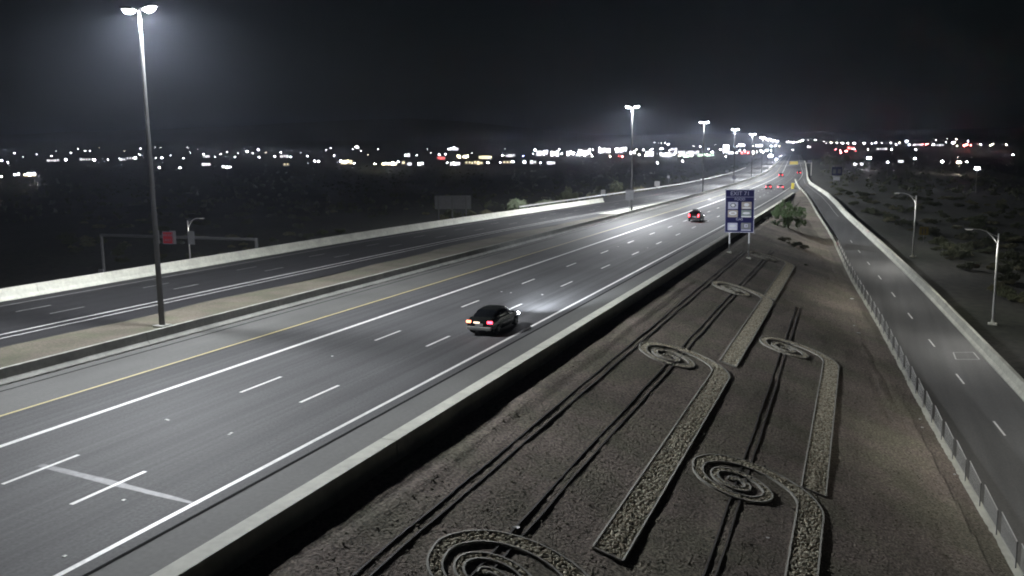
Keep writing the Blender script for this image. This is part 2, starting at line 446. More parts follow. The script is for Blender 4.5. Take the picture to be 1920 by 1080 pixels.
# guard rail beside the merging lane on the opposite side
gr = thing('guard_rail', 'steel guard rail along the scrub beyond the merging lane', 'guard rail')
gpost = MB().box(-.07,.07,-.08,.08,-.3,.72).mesh('post', 'galv_dark')
y = 168.0
while y < 640:
    L = 24 if y < 400 else 48
    pts = [y+L*i/6 for i in range(7)]
    secs = [[(sb_guard(q)+dx, q, zf(q)+dz) for dx, dz in ((.0,.42),(.06,.47),(.0,.55),(.06,.63),(.0,.70),(-.03,.70),(-.03,.42))] for q in pts]
    MB().loft(secs).build('rail', 'galv', gr)
    for q in np.arange(y, y+L, 4 if y < 400 else 12): link('post', gpost, gr, (sb_guard(q)-.1, q, zf(q)))
    y += L

# ------------------------------------------------------------------ planted gravel slope
def rr2(x, y):
    z = 0
    z += .035*mnoise.noise((x*1.1, y*.25, 2.0)) + .03*mnoise.noise((x*2.5, y*2.5, 5.0)) + .018*mnoise.noise((x*6, y*6, 9.0))
    e = x - c_off(y)
    if -13.6 < e < -12.35 and y < 75:                       # washed rills below the barrier
        k = math.sin(math.pi*(e+13.6)/1.25)
        wob = x + .45*mnoise.noise((0, y*.12, 4)) + .15*mnoise.noise((0, y*.5, 6))
        z += k*.04*math.sin(wob*7)
    u = rl_x(y)-x
    if .8 < u < 4.2 and y < 140:                           # ruts beside the wall
        k = math.sin(math.pi*(u-.8)/3.4)
        wob = u + .3*mnoise.noise((2, y*.2, 4)) + .16*mnoise.noise((3, y*1.1, 6)) + .05*mnoise.noise((3, y*3.1, 6))
        z -= k*.11*(max(0, 1-abs(wob-1.9-.25*mnoise.noise((5, y*.05, 1)))/.13) + .8*max(0, 1-abs(wob-2.75)/.11))
    return z
def zl(x, y): return zl_plain(x, y) + rr2(x, y)
mb = MB(); nx = 90; yl = list(np.arange(0, 120, .3)) + list(np.arange(120, 396, 1.5))
for y in yl:
    a, b = -14.8 + c_off(y), rl_x(y)-.2
    if b < a+.3: b = a+.3
    for k in range(nx+1):
        x = a+(b-a)*k/nx; mb.v.append((x, y, zl(x, y)))
for i in range(len(yl)-1):
    for k in range(nx): n = i*(nx+1)+k; mb.f.append((n, n+1, n+nx+2, n+nx+1))
slope = mb.build('gravel_slope', 'granite_ground', None, True); slope['kind'] = 'structure'
# loose stones over the slope
def rock_bm(r, sub=1, seed=0):
    bm = bmesh.new(); bmesh.ops.create_icosphere(bm, subdivisions=sub, radius=r); q = random.Random(seed)
    sx, sy, sz = q.uniform(.7,1.3), q.uniform(.7,1.3), q.uniform(.5,.9)
    for v in bm.verts:
        f = 1 + q.uniform(-.22,.22); v.co = Vector((v.co.x*sx*f, v.co.y*sy*f, v.co.z*sz*f))
    return bm
ROCKS = []
for sd_ in range(10):
    bm = rock_bm(1, 1, sd_); bm.verts.index_update()
    ROCKS.append((np.array([v.co[:] for v in bm.verts]), [tuple(v.index for v in f.verts) for f in bm.faces])); bm.free()
def add_rock(mb, P, r, q):
    V, Fc = ROCKS[q.randrange(10)]; a = q.uniform(0, 6.28); c, s = math.cos(a), math.sin(a); n = len(mb.v)
    for x, y, z in V: mb.v.append((P[0]+r*(c*x-s*y), P[1]+r*(s*x+c*y), P[2]+r*z))
    mb.f += [tuple(n+i for i in f) for f in Fc]
mb = MB(); q = random.Random(3)
for _ in range(12000):
    y = 12 + 110*q.random()**1.7; a, b = -13.4, rl_x(y)-.5; x = q.uniform(a, b)
    add_rock(mb, (x, y, zl(x, y)), q.choice((.025,.03,.035,.04,.055)), q)
o = mb.build('gravel', 'rock_tan'); o.data.materials.clear(); o.data.materials.append(MAT['bed_soil']); tag(o, 'loose brown stones scattered over the gravel slope', 'gravel', None, 'stuff')

# hook shaped rock beds: a spiral and a long straight tail
def hook_path():
    pts = []                                   # (x, y, width)
    for yy in np.linspace(-24.3, -1.2, 36): pts.append((3.0, yy, 1.0))
    key_t = [0, 30, 60, 90, 135, 180, 270, 360, 450, 540, 630, 720, 900]
    key_r = [3.0, 2.95, 2.72, 2.4, 1.85, 1.52, 1.42, 1.33, 1.06, .84, .70, .52, .15]
    key_w = [1.0, .92, .80, .66, .50, .42, .38, .36, .30, .27, .26, .24, .24]
    for th in np.arange(0, 900, 8):
        r = np.interp(th, key_t, key_r); w = np.interp(th, key_t, key_w); a = R(th)
        pts.append((r*math.cos(a), r*math.sin(a)*.98, w))
    return pts
HP = hook_path(); SL = -.3
def edge_pts(side):
    out = []
    for i, (x, y, w) in enumerate(HP):
        a = HP[max(0, i-1)]; b = HP[min(len(HP)-1, i+1)]; t = Vector((b[0]-a[0], b[1]-a[1])).normalized(); n = Vector((-t.y, t.x))
        out.append((x+side*n.x*w/2, y+side*n.y*w/2))
    return out
EL, ER = edge_pts(1), edge_pts(-1)
def curb(E, w=.035, h=.08):
    mb = MB(); secs = []
    for i, (x, y) in enumerate(E):
        a = E[max(0, i-1)]; b = E[min(len(E)-1, i+1)]; t = Vector((b[0]-a[0], b[1]-a[1])).normalized(); n = Vector((-t.y, t.x))*w
        secs.append([(x-n.x, y-n.y, SL*(x-n.x)-.1), (x-n.x, y-n.y, SL*x+h), (x+n.x, y+n.y, SL*x+h), (x+n.x, y+n.y, SL*(x+n.x)-.1)])
    return mb.loft(secs)
curbL, curbR = curb(EL).mesh('border', 'curb_stone'), curb(ER).mesh('border', 'curb_stone')
cap = MB(); (xa, ya), (xb, yb) = EL[0], ER[0]
cap.loft([[(xa, ya-.035, SL*xa-.1), (xa, ya-.035, SL*xa+.08), (xa, ya+.035, SL*xa+.08), (xa, ya+.035, SL*xa-.1)],
          [(xb, yb-.035, SL*xb-.1), (xb, yb-.035, SL*xb+.08), (xb, yb+.035, SL*xb+.08), (xb, yb+.035, SL*xb-.1)]])
cap = cap.mesh('end_border', 'curb_stone')
fill = MB()
for (xa, ya), (xb, yb) in zip(EL, ER): fill.v += [(xa, ya, SL*xa+.03), (xb, yb, SL*xb+.03)]
for i in range(len(EL)-1): fill.f.append((2*i, 2*i+1, 2*i+3, 2*i+2))
fill = fill.mesh('bed', 'bed_soil')
rk = [MB(), MB()]; q = random.Random(5)
for i in range(len(HP)-1):
    A, B = HP[i], HP[i+1]; L = math.hypot(B[0]-A[0], B[1]-A[1]); cnt = L*A[2]*150
    for _ in range(int(cnt) + (q.random() < cnt % 1)):
        t, u = q.random(), q.uniform(.05, .95)
        xa = EL[i][0]*(1-t)+EL[i+1][0]*t; ya = EL[i][1]*(1-t)+EL[i+1][1]*t
        xb = ER[i][0]*(1-t)+ER[i+1][0]*t; yb = ER[i][1]*(1-t)+ER[i+1][1]*t
        x, y = xa+(xb-xa)*u, ya+(yb-ya)*u
        add_rock(rk[q.random() < .4], (x, y, SL*x+.04), q.uniform(.035, .072), q)
rocks_me = [rk[0].mesh('rocks', 'rock_pale'), rk[1].mesh('rocks', 'rock_tan')]
HL = [((-9.4,21.4), 'hooked rock spiral lowest of the row by the barrier, its coil beside a white scrap'),
      ((-9.95,49.7), 'hooked rock spiral second from the lowest of the row by the barrier'),
      ((-9.95,77.0), 'hooked spiral of pale rocks just below the blue service sign posts'),
      ((-9.95,103.2), 'hooked spiral of pale rocks at the very feet of the blue service sign'),
      ((-4.25,35.3), 'big hooked spiral of pale rocks with coils clear, in the row by the ramp fence'),
      ((-4.25,61.9), 'smaller hooked spiral of pale rocks, upper one in the row by the ramp fence')]
for (cx, cy0), lab in HL:
    t = thing('spiral_rock_bed', lab, 'rock bed', (cx, cy0, zl_plain(cx, cy0)), 0, 'hooked rock spirals on the gravel slope')
    link('border', curbL, t); link('border', curbR, t); link('end_border', cap, t); link('bed', fill, t)
    for me in rocks_me: tag(link('rocks', me, t), kind='stuff')
# double edging strips running along the slope
def edging(x, y0, y1, lab, drift=0.0):
    t = thing('edging_strip', lab, 'edging', (0,0,0), 0, 'dark edging strips on the gravel slope')
    for dx in (-.17, .17):
        secs = []
        for y in np.arange(y0, y1, 1.0):
            xx = x+dx+drift*(y-y0)/(y1-y0)+.05*mnoise.noise((x, y*.3, dx)); z = zl_plain(xx, y)
            secs.append([(xx-.035, y, z-.15), (xx-.035, y, z+.035), (xx+.035, y, z+.035), (xx+.035, y, z-.15)])
        MB().loft(secs).build('strip', 'steel_rust', t)
edging(-12.0, 8, 104, 'pair of dark edging strips running beside the rills below the barrier')
edging(-9.6, 8, 112, 'pair of dark edging strips passing under the spirals by the barrier')
edging(-3.75, 8, 80, 'pair of dark edging strips passing under the spirals by the ramp fence', -.75)
# litter
for px, py, s in ((968,992,.16),(1610,626,.2),(1601,612,.12),(1440,1010,.08),(1725,787,.1),(1729,803,.1),(1790,891,.08),(1597,562,.25)):
    P = at_z(px, py, -3)
    for _ in range(30): P = at_z(px, py, zl_plain(P.x, P.y))
    mb = MB(); q = random.Random(px); V = [(q.uniform(.6,1)*s*math.cos(k), q.uniform(.4,.7)*s*math.sin(k), .03+q.uniform(0,.3)*s) for k in np.arange(0, 6.28, .9)]
    mb.v = V + [(0,0,.02)]; n = len(V); mb.f = [(i, (i+1) % n, n) for i in range(n)]
    mb.v += [(a, b, c-.02) for a, b, c in V] + [(0,0,0)]; mb.f += [((i+1) % n+n+1, i+n+1, 2*n+1) for i in range(n)] + [(i, i+n+1, (i+1) % n+n+1, (i+1) % n) for i in range(n)]
    o = mb.build('litter_scrap', 'litter', None, False, (P.x, P.y, zl(P.x, P.y)+.03))
    tag(o, 'small crumpled white scrap lying on the dark gravel slope', 'litter', 'white scraps on the gravel slope')

# ------------------------------------------------------------------ lamps
def spot(name, parent, loc, power, size, angle, blend, color, rot=(0,0,0)):
    ld = bpy.data.lights.new(name, 'SPOT'); ld.energy = power; ld.shadow_soft_size = size; ld.spot_size = angle; ld.spot_blend = blend; ld.color = color
    o = bpy.data.objects.new(name, ld); COL.objects.link(o); o.parent = parent; o.location = loc; o.rotation_euler = rot; return o
MAST_P = 40000
IES = bpy.data.texts.new('roadway_optics')                 # batwing beam of a roadway luminaire
_va = [0, 15, 30, 40, 50, 58, 65, 70, 75, 80, 85, 90]; _cd = [420, 450, 560, 720, 940, 1080, 1080, 900, 560, 260, 90, 25]
IES.write('IESNA:LM-63-1995\nTILT=NONE\n1 1000 1 %d 1 1 2 0 0 0\n1 1 1\n%s\n0\n%s\n' % (len(_va), ' '.join(map(str, _va)), ' '.join(map(str, _cd))))
RIES = bpy.data.texts.new('ramp_optics')                   # tighter cut-off beam for the low ramp lights
RIES.write('IESNA:LM-63-1995\nTILT=NONE\n1 1000 1 %d 1 1 2 0 0 0\n1 1 1\n%s\n0\n%s\n' % (len(_va), ' '.join(map(str, _va)), ' '.join(map(str, [190, 220, 320, 520, 850, 1000, 780, 420, 150, 45, 12, 3]))))
def mast_lamp(parent, loc, power, color=(.93,.96,1.0), ies=None):
    ld = bpy.data.lights.new('mast_lamp', 'POINT'); ld.energy = power; ld.shadow_soft_size = .2; ld.color = color
    ld.use_nodes = True; nt = ld.node_tree; e = nt.nodes['Emission']
    t = nt.nodes.new('ShaderNodeTexIES'); t.mode = 'INTERNAL'; t.ies = ies or IES; t.inputs['Strength'].default_value = IES_K
    nt.links.new(t.outputs['Fac'], e.inputs['Strength'])
    o = bpy.data.objects.new('mast_lamp', ld); COL.objects.link(o); o.parent = parent; o.location = loc; return o
IES_K = .012
def mast_proto(h=20.0):
    pole = MB().tube([(0,0,.05),(0,0,h*.5),(0,0,h)], [.195,.145,.09], 12).mesh('pole', 'pole_grey', True)
    base = MB().bevel_box(-.42,.42,-.42,.42,-.3,.10,.03).mesh('foundation', 'concrete_grey')
    arm = MB().tube([(.06,0,h-.25),(.25,0,h-.05),(.5,0,h+.02)], .05, 8).mesh('arm', 'pole_grey', True)
    lum = MB().bevel_box(-.52,.52,-.28,.28,-.06,.12,.06).mesh('luminaire', 'fixture')
    bm = bmesh.new(); bmesh.ops.create_uvsphere(bm, u_segments=16, v_segments=8, radius=1)
    for v in bm.verts: v.co = Vector((v.co.x*.46, v.co.y*.24, min(0, v.co.z)*.26-.05))
    bmesh.ops.remove_doubles(bm, verts=bm.verts, dist=.001)
    lens = MB().add_bm(bm).mesh('lens', 'mast_lens')
    return pole, base, arm, lum, lens
PM = mast_proto()
def mast(x, y, z, lab, yaw=0.0, group=None, power=MAST_P):
    t = thing('high_mast_light', lab, 'street light', (x, y, z), yaw, group)
    pole, base, arm, lum, lens = PM
    link('pole', pole, t); link('foundation', base, t)
    for s in (1, -1):
        a = link('arm', arm, t, None, 0 if s > 0 else math.pi)
        l = link('luminaire', lum, t, (s*.82, 0, 20.0), 0); l.rotation_euler = (0, -s*R(6), 0)
        link('lens', lens, l)
        mast_lamp(l, (0, 0, -.42), power)
    return t
mast(-41.8, 43.3, .05, 'tall lit twin-lamp mast rising from the sandy median strip beside its barrier')
for i, y in enumerate((166, 254, 335, 420, 510, 615, 740, 900)):
    lab = ('tall lit twin-lamp mast standing where the sandy median turns to pale paving' if i == 0 else
           'lit twin-lamp mast second after the sandy median ends' if i == 1 else 'lit twin-lamp mast far along the freeway median')
    mast(-40.9 + c_off(y), y, zf(y), lab, 0, None if i < 2 else 'far masts along the freeway median', MAST_P*1.45)
def arm_lamp(P, lab, rz, h=8.4, power=4500, lit=True, group=None):
    t = thing('arm_street_light', lab, 'street light', P, rz, group)
    MB().tube([(0,0,.25),(0,0,h)], [.11,.07], 10).build('pole', 'galv', t, True)
    MB().bevel_box(-.38,.38,-.38,.38,-.3,.12,.04).box(-.2,.2,-.2,.2,.12,.16).tube([(0,0,.16),(0,0,.5)], [.17,.12], 10).build('foundation', 'concrete', t)
    MB().tube([(0,0,h-1.0),(-.45,0,h-.35),(-.95,0,h+.15),(-1.5,0,h+.33),(-2.1,0,h+.36)], [.045,.04,.04,.035,.03], 8).tube([(0,0,h-.3),(-.5,0,h-.1),(-1.0,0,h+.17)], .022, 6).build('arm', 'galv', t, True)
    l = MB().bevel_box(-.38,.38,-.16,.16,-.05,.07,.04).build('luminaire', 'fixture', t, False, (-2.4, 0, h+.36))
    MB().box(-.3,.3,-.12,.12,-.062,-.046).build('lens', 'ramp_lens', l)
    mast_lamp(l, (0, 0, -.2), power, (1.0,.98,.92), RIES)
    return t
P1 = (12.0, 89.7); P2 = (7.3, 131.0)
arm_lamp((P1[0], P1[1], T(*P1)), 'slim galvanised street light with curved arm beside the lower ramp, on a pale footing', R(-6))
arm_lamp((P2[0], P2[1], T(*P2)), 'slim galvanised street light with curved arm further up the ramp', R(-6))
arm_lamp((16.9, 48.4, T(16.9, 48.4)), 'slim galvanised street light with curved arm at the foot of the ramp', R(-6))
arm_lamp((-84.5, 93.5, T(-84.5, 93.5)-.1), 'slim street light with curved arm behind the sign gantry and pale barrier', R(180), 8.4, 1500)

# ------------------------------------------------------------------ signs
def ring_rect(mb, x0, x1, z0, z1, w, y0, y1):
    mb.box(x0, x1, y0, y1, z1-w, z1); mb.box(x0, x1, y0, y1, z0, z0+w)
    mb.box(x0, x0+w, y0, y1, z0+w, z1-w); mb.box(x1-w, x1, y0, y1, z0+w, z1-w); return mb
def txt(parent, s, size, x, z, y, m, name='lettering', sx=1.0):
    o = link(name, text_mesh(name, s, size, m), parent, (x, y, z)); o.rotation_euler = (R(90), 0, 0); o.scale = (sx, 1, 1); return o
# blue service sign on the slope
SP = (-12.1, 98.3)
ss = thing('service_sign', 'tall blue roadside service sign with six logo panels on two thin posts', 'sign', (SP[0], SP[1], 0), R(6))
for x in (-1.02, 1.08):
    g0 = zl_plain(SP[0]+x, SP[1]); MB().box(-.07,.07,-.06,.06, g0-.3, 6.6).build('post', 'galv_dark', ss, False, (x, .12, 0))
    MB().bevel_box(-.25,.25,-.25,.25, g0-.2, g0+.12, .03).build('footing', 'concrete', ss, False, (x, .12, 0))
pan = MB().box(-1.55,1.55,-.03,.03,2.15,6.85).build('panel', 'sign_blue', ss)
ring_rect(MB(), -1.56, 1.56, 2.14, 6.86, .07, -.04, -.032).build('border', 'sign_white', ss)
MB().box(-1.48,1.48,-.036,-.031,6.02,6.06).build('rule', 'sign_white', ss)
txt(ss, 'EXIT 71', .62, 0, 6.42, -.038, 'sign_white'); txt(ss, 'FOOD', .40, 0, 5.79, -.038, 'sign_white'); txt(ss, 'GAS', .40, 0, 3.60, -.038, 'sign_white')
def logo(x, z, w, h, m): return MB().box(x-w/2, x+w/2, -.045, -.031, z-h/2, z+h/2).build('logo_panel', m, ss)
def blob(par, x, z, rx, rz_, m, n=20, y=-.050, name='emblem'):
    mb = MB(); mb.v = [(x+rx*math.cos(2*math.pi*k/n), y, z+rz_*math.sin(2*math.pi*k/n)) for k in range(n)]; mb.f = [tuple(range(n))]; return mb.build(name, m, par)
l = logo(-.72, 5.12, 1.06, .78, 'sign_white'); blob(l, -.70, 5.14, .36, .27, 'sign_dark', 6); blob(l, -.72, 5.14, .2, .15, 'sign_back', 8, -.054)
l = logo(.72, 5.12, 1.06, .78, 'sign_tan'); blob(l, .72, 5.2, .30, .2, 'sign_back', 6); MB().box(.3,1.14,-.052,-.046,4.80,4.92).build('emblem', 'sign_back', l)
l = logo(-.72, 4.22, 1.06, .78, 'sign_tan'); blob(l, -.72, 4.28, .42, .2, 'sign_back', 14); blob(l, -.72, 4.28, .25, .09, 'sign_tan', 14, -.054)
l = logo(.72, 4.22, 1.06, .78, 'sign_olive'); MB().box(.2,1.24,-.052,-.046,3.84,3.96).build('emblem', 'sign_back', l); blob(l, .72, 4.28, .40, .12, 'sign_back', 12)
l = logo(-.72, 2.80, 1.06, .82, 'sign_white'); blob(l, -.72, 2.88, .42, .13, 'sign_back', 8); MB().box(-1.12,-.32,-.052,-.046,2.46,2.56).build('emblem', 'sign_back', l)
l = logo(.72, 2.86, 1.06, .70, 'sign_dark'); MB().box(.55,.90,-.052,-.046,2.72,3.06).build('emblem', 'sign_white', l); blob(l, .74, 2.89, .09, .10, 'sign_dark', 8, -.056)
MB().box(.20,1.24,-.050,-.032,2.34,2.48).build('logo_panel', 'sign_white', ss)
# monotube gantry over the hidden on-ramp
GY, GX0, GX1, GZ = 88.6, -95.0, -69.5, .95
gb = [T(GX0, GY), T(GX1, GY)]
gt = thing('sign_gantry', 'long grey tube gantry with small signs standing beyond the pale barrier', 'gantry', (0, GY, 0))
for x, z in ((GX0, gb[0]), (GX1, gb[1])):
    MB().tube([(x,0,z-.4),(x,0,GZ+.15)], .2, 12).build('post', 'pole_grey', gt, True)
MB().tube([(GX0,0,GZ),(GX1,0,GZ)], .19, 12).build('beam', 'pole_grey', gt, True)
MB().box(GX0-.5,GX0+.35,-.5,-.3,gb[0]+.6,gb[0]+1.8).build('signal_box', 'sign_back', gt)
def gx(px): # x on the gantry line seen at this column
    d = ray(px, 448); return d.x*(GY/d.y)
for px, w, nm in ((298, .75, 'sign_back'), (362, 1.05, 'sign_back'), (328, 1.0, 'sign_back')):
    x = gx(px); p_ = MB().box(x-w/2, x+w/2, -.36, -.30, GZ-.85, GZ+.85).build('small_sign', nm, gt)
    MB().box(x-.05, x+.05, -.30, -.2, GZ-.8, GZ+.8).build('bracket', 'galv_dark', p_)
x = gx(321); p_ = MB().box(x-.82, x+.82, -.62, -.56, GZ-.85, GZ+.75).build('wrong_way_sign', 'sign_red', gt)
p_['label'] = 'red wrong way sign with white border and lettering'
ring_rect(MB(), x-.82, x+.82, GZ-.85, GZ+.75, .08, -.635, -.622).build('border', 'sign_white', p_)
txt(p_, 'WRONG', .48, x, GZ+.28, -.63, 'sign_white'); txt(p_, 'WAY', .48, x, GZ-.38, -.63, 'sign_white')
# back of a wide guide sign in the scrub
Pg = ground_hit(850, 416); dg = depth(Pg); wg = 68*dg/F_PX; hg = 25*dg/F_PX
zb = CAM_H - (391-297)*dg/F_PX
bs = thing('guide_sign', 'wide plain grey back of a road sign standing in scrub beyond the barrier', 'sign', (Pg.x, Pg.y, 0), R(18))
MB().box(-wg/2, wg/2, -.03, .03, zb, zb+hg).build('panel', 'sign_back', bs)
for fx in (-.4, -.02, .36):
    MB().box(wg*fx-.12, wg*fx+.12, -.16, -.035, Pg.z-.5, zb+hg-.1).build('post', 'galv_dark', bs)
def post_sign(px, py, wpx, hpx, legpx, m, lab, panel_name='panel', P=None, kind='sign'):
    P = P or ground_hit(px, py); d = depth(P); u = d/F_PX
    t = thing('road_sign', lab, kind, P, YAW*.6)
    MB().box(-.06,.06,-.05,.05,-.3,(legpx+hpx)*u).build('post', 'galv_dark', t, False, (0,.08,0))
    MB().box(-wpx*u/2, wpx*u/2, -.025, .025, legpx*u, (legpx+hpx)*u).build(panel_name, m, t)
    return t, u
post_sign(1131, 369, 8, 10, 3, 'cabinet_grey', 'small pale grey sign back on a short post in scrub beyond the merging lane')
Pm = Vector((-40.2, 161.5, 0)); t, u = post_sign(1183, 399, 15, 18, 24, 'sign_back', 'grey sign panel on dark post by the mast ending the sandy median', P=Pm)
MB().box(-.75,.75,-.06,.06,(42)*u,(44)*u).build('beacon_bar', 'sign_dark', t)
post_sign(1379, 349, 6, 7, 10, 'sign_white', 'small white sign on a thin post on the far median', P=Vector((-41.4, 318, 0)))
post_sign(1278, 0, 4, 5, 16, 'sign_back', 'thin upright marker post beside the guard rail', P=Vector((sb_guard(300)-1.5, 300, 0)))
# electrical cabinet
Pc = ground_hit(1232, 353); u = depth(Pc)/F_PX
t = thing('utility_cabinet', 'pale grey upright utility cabinet standing alone beyond the merging lane', 'cabinet', Pc, YAW)
MB().bevel_box(-5*u, 5*u, -.4, .4, .1, 13*u, .04).build('body', 'cabinet_grey', t); MB().box(-5.3*u,5.3*u,-.5,.5,-.2,.1).build('plinth', 'concrete_grey', t)
MB().box(-4.4*u,-.1,-.415,-.405,.3,12*u).build('door', 'cabinet_grey', t); MB().box(.1,4.4*u,-.415,-.405,.3,12*u).build('door', 'cabinet_grey', t)
# yellow crash cushion nose at the gore
t = thing('crash_cushion', 'yellow-nosed crash cushion standing at the gore between freeway and ramp', 'crash cushion', (-18.9, 281, 0), R(3))
for k in range(4): MB().bevel_box(-.38,.38, 1.0*k, 1.0*k+.94, .12,.86,.05).build('bay', 'galv', t)
MB().tube([(0,-.02,.1),(0,-.02,.95)], .46, 14).build('nose', 'sign_yellow', t, True)
MB().box(-.45,.45,-.55,-.49,.95,1.9).build('marker_panel', 'sign_yellow', t); MB().box(-.05,.05,-.49,-.4,.5,1.9).build('marker_post', 'galv_dark', t)
# dark warning sign on the scrub, blue far service sign, cantilever sign
Pw = Vector((9.6, 148, T(9.6, 148))); u = depth(Pw)/F_PX
t = thing('warning_sign', 'dim yellow warning sign with two black bars low in the scrub by the ramp', 'sign', Pw, YAW*.4)
MB().box(-.05,.05,-.03,.03,-.2,2.5).build('post', 'galv_dark', t, False, (0,.06,0))
MB().box(-.65,.65,-.02,.02,1.2,2.5).build('panel', 'sign_amber', t)
for x in (-.2, .2): MB().box(x-.09,x+.09,-.03,-.022,1.4,2.25).build('black_bar', 'sign_dark', t)
Pb = Vector((-7.5, 330, T(-7.5, 330))); u = depth(Pb)/F_PX
t = thing('service_sign', 'far dark blue roadside sign with two stacked panels beyond the ramp barrier', 'sign', Pb, 0)
for x in (-1.0, 1.0): MB().box(x-.08,x+.08,.02,.14,-.4,6.2).build('post', 'galv_dark', t)
MB().box(-1.7,1.7,-.03,.02,3.4,6.4).build('panel', 'sign_blue', t); MB().box(-1.1,1.1,-.03,.02,1.7,3.0).build('panel', 'sign_back', t)
for x in (-.8, .8): MB().box(x-.5,x+.5,-.04,-.032,4.1,5.6).build('logo_panel', 'sign_dark', t)
t = thing('cantilever_sign', 'galvanised cantilever sign post reaching over the far merging lane', 'sign', (rr_x(470)+2.2, 470, zf(470)))
MB().tube([(0,0,-.5),(0,0,7.3)], .2, 10).build('post', 'galv', t, True)
MB().tube([(0,0,6.0),(-10,0,6.0)], .14, 8).build('beam', 'galv', t, True)
MB().box(-10.5,-6.5,-.2,-.14,5.3,6.9).build('panel', 'sign_yellow', t); MB().box(-1.9,.1,-.25,-.2,6.3,7.5).build('small_sign', 'sign_white', t)

# ------------------------------------------------------------------ cars
def sec_body(y, w, zb, zs, zt, crown=.04):
    """half outline mirrored: sill, flank, shoulder, deck"""
    h = [(w*.80, zb), (w*.97, zb+.06), (w, zb+(zs-zb)*.35), (w*1.0, zb+(zs-zb)*.7), (w*.965, zs), (w*.86, zt-.015), (w*.5, zt+crown*.7)]
    return [(x, y, z) for x, z in h] + [(0, y, zt+crown)] + [(-x, y, z) for x, z in h[::-1]]
def sec_cab(y, wb, wt, zb, zt):
    h = [(wb, zb), (wb*.985, zb+(zt-zb)*.3), ((wb+wt)/2, zb+(zt-zb)*.68), (wt, zt-.05), (wt*.8, zt-.005)]
    return [(x, y, z) for x, z in h] + [(0, y, zt+.015)] + [(-x, y, z) for x, z in h[::-1]]
def arch_disc(mb, x, y, r, w):
    n = 22; secs = []
    for xx, rr_ in ((-w/2, r*.72), (-w/2, r*.94), (-w/2+.03, r), (w/2-.03, r), (w/2, r*.94), (w/2, r*.72)):
        secs.append([(x+xx, y+rr_*math.cos(2*math.pi*k/n), r+rr_*math.sin(2*math.pi*k/n)) for k in range(n)])
    return mb.loft(secs, True, True)
def car(kind, paint, label, loc, rz=0, group=None, tails='tail_red', lit_pool=0, detail=True, cat='car', head='head_lens', bumper=None):
    t = thing('car' if cat == 'car' else cat.replace(' ', '_'), label, cat, loc, rz, group)
    if kind == 'sedan':
        W, L, wheel_r = .91, 4.75, .33
        st = [(-2.36,.70,.42,.72,.80),(-2.30,.80,.30,.80,.93),(-2.10,.87,.25,.88,1.03),(-1.6,.905,.22,.92,1.06),(-.8,.915,.20,.93,1.0),(.2,.915,.20,.92,.98),(.95,.91,.20,.90,.97),(1.5,.90,.21,.84,.91),(2.0,.85,.24,.76,.82),(2.28,.74,.30,.66,.72),(2.38,.60,.38,.58,.62)]
        cab = [(-1.85,.66,.60,.98,1.06),(-1.45,.76,.62,.98,1.24),(-1.0,.79,.64,.98,1.39),(-.5,.80,.65,.96,1.45),(0,.80,.65,.95,1.46),(.35,.80,.64,.94,1.42),(.75,.79,.62,.94,1.25),(1.25,.74,.62,.92,.98)]
        axles = (-1.42, 1.45); ztail = .84; zhead = .66; yb, yf = -2.34, 2.34
    else:
        W, L, wheel_r = .95, 4.7, .36
        st = [(-2.34,.80,.45,.85,1.0),(-2.28,.88,.34,.98,1.1),(-2.05,.93,.30,1.02,1.12),(-1.2,.95,.27,1.03,1.1),(0,.95,.26,1.02,1.08),(.9,.945,.26,1.0,1.08),(1.5,.93,.27,.96,1.05),(2.0,.90,.30,.88,.97),(2.25,.80,.36,.78,.86),(2.34,.68,.42,.68,.74)]
        cab = [(-2.22,.78,.70,1.06,1.2),(-2.05,.82,.70,1.06,1.55),(-1.8,.83,.70,1.06,1.68),(-1.0,.84,.71,1.05,1.73),(-.2,.84,.71,1.04,1.72),(.25,.83,.69,1.04,1.62),(.6,.82,.68,1.04,1.42),(1.15,.78,.68,1.02,1.08)]
        axles = (-1.38, 1.40); ztail = 1.0; zhead = .80; yb, yf = -2.32, 2.30
    MB().loft([sec_body(*s) for s in st]).build('body', paint, t, True)
    MB().loft([sec_cab(*s) for s in cab]).build('roof', paint, t, True)
    # glass: front and rear screens and the side windows, set just proud of the cabin shell
    def pane(name, i0, i1, k0, k1, off):
        secs = [sec_cab(*cab[i]) for i in range(i0, i1+1)]
        mb = MB(); ys = [s[0][1] for s in secs]
        c = Vector((0, sum(ys)/len(ys), 1.1)); pts = []
        for s in secs:
            row = []
            for k in range(k0, k1+1):
                P = Vector(s[k]); d = Vector(off); row.append(P + Vector((d.x*(1 if P.x >= 0 else -1), d.y, d.z)))
            pts.append(row)
        mb.loft(pts, False, False); return mb.build(name, 'glass_dark', t, True)
    n = len(cab)
    pane('rear_window', 0, 2 if kind == 'sedan' else 1, 3, 7, (0,-.012,.014))
    pane('windscreen', n-3, n-1, 3, 7, (0,.012,.014))
    for k0, k1 in ((0, 2), (8, 10)):
        pane('side_window', 2 if kind == 'sedan' else 1, n//2-1+(kind == 'sedan')*0, k0, k1, (.012,0,.01)); pane('side_window', n//2, n-3, k0, k1, (.012,0,.01))
    for y in axles:
        for s in (1, -1):
            w = arch_disc(MB(), s*(W-.10), y, wheel_r, .22).build('wheel', 'tyre', t, True)
            if detail:
                mb = MB(); x = s*(W+.015)
                for k in range(5):
                    a = 2*math.pi*k/5; c_, s_ = math.cos(a), math.sin(a)
                    mb.quad((x, y-.05*s_, wheel_r+.05*c_), (x, y+.05*s_, wheel_r-.05*c_), (x, y+.04*s_+wheel_r*.62*c_, wheel_r-.04*c_+wheel_r*.62*s_), (x, y-.04*s_+wheel_r*.62*c_, wheel_r+.04*c_+wheel_r*.62*s_))
                mb.build('rim', 'rim', w)
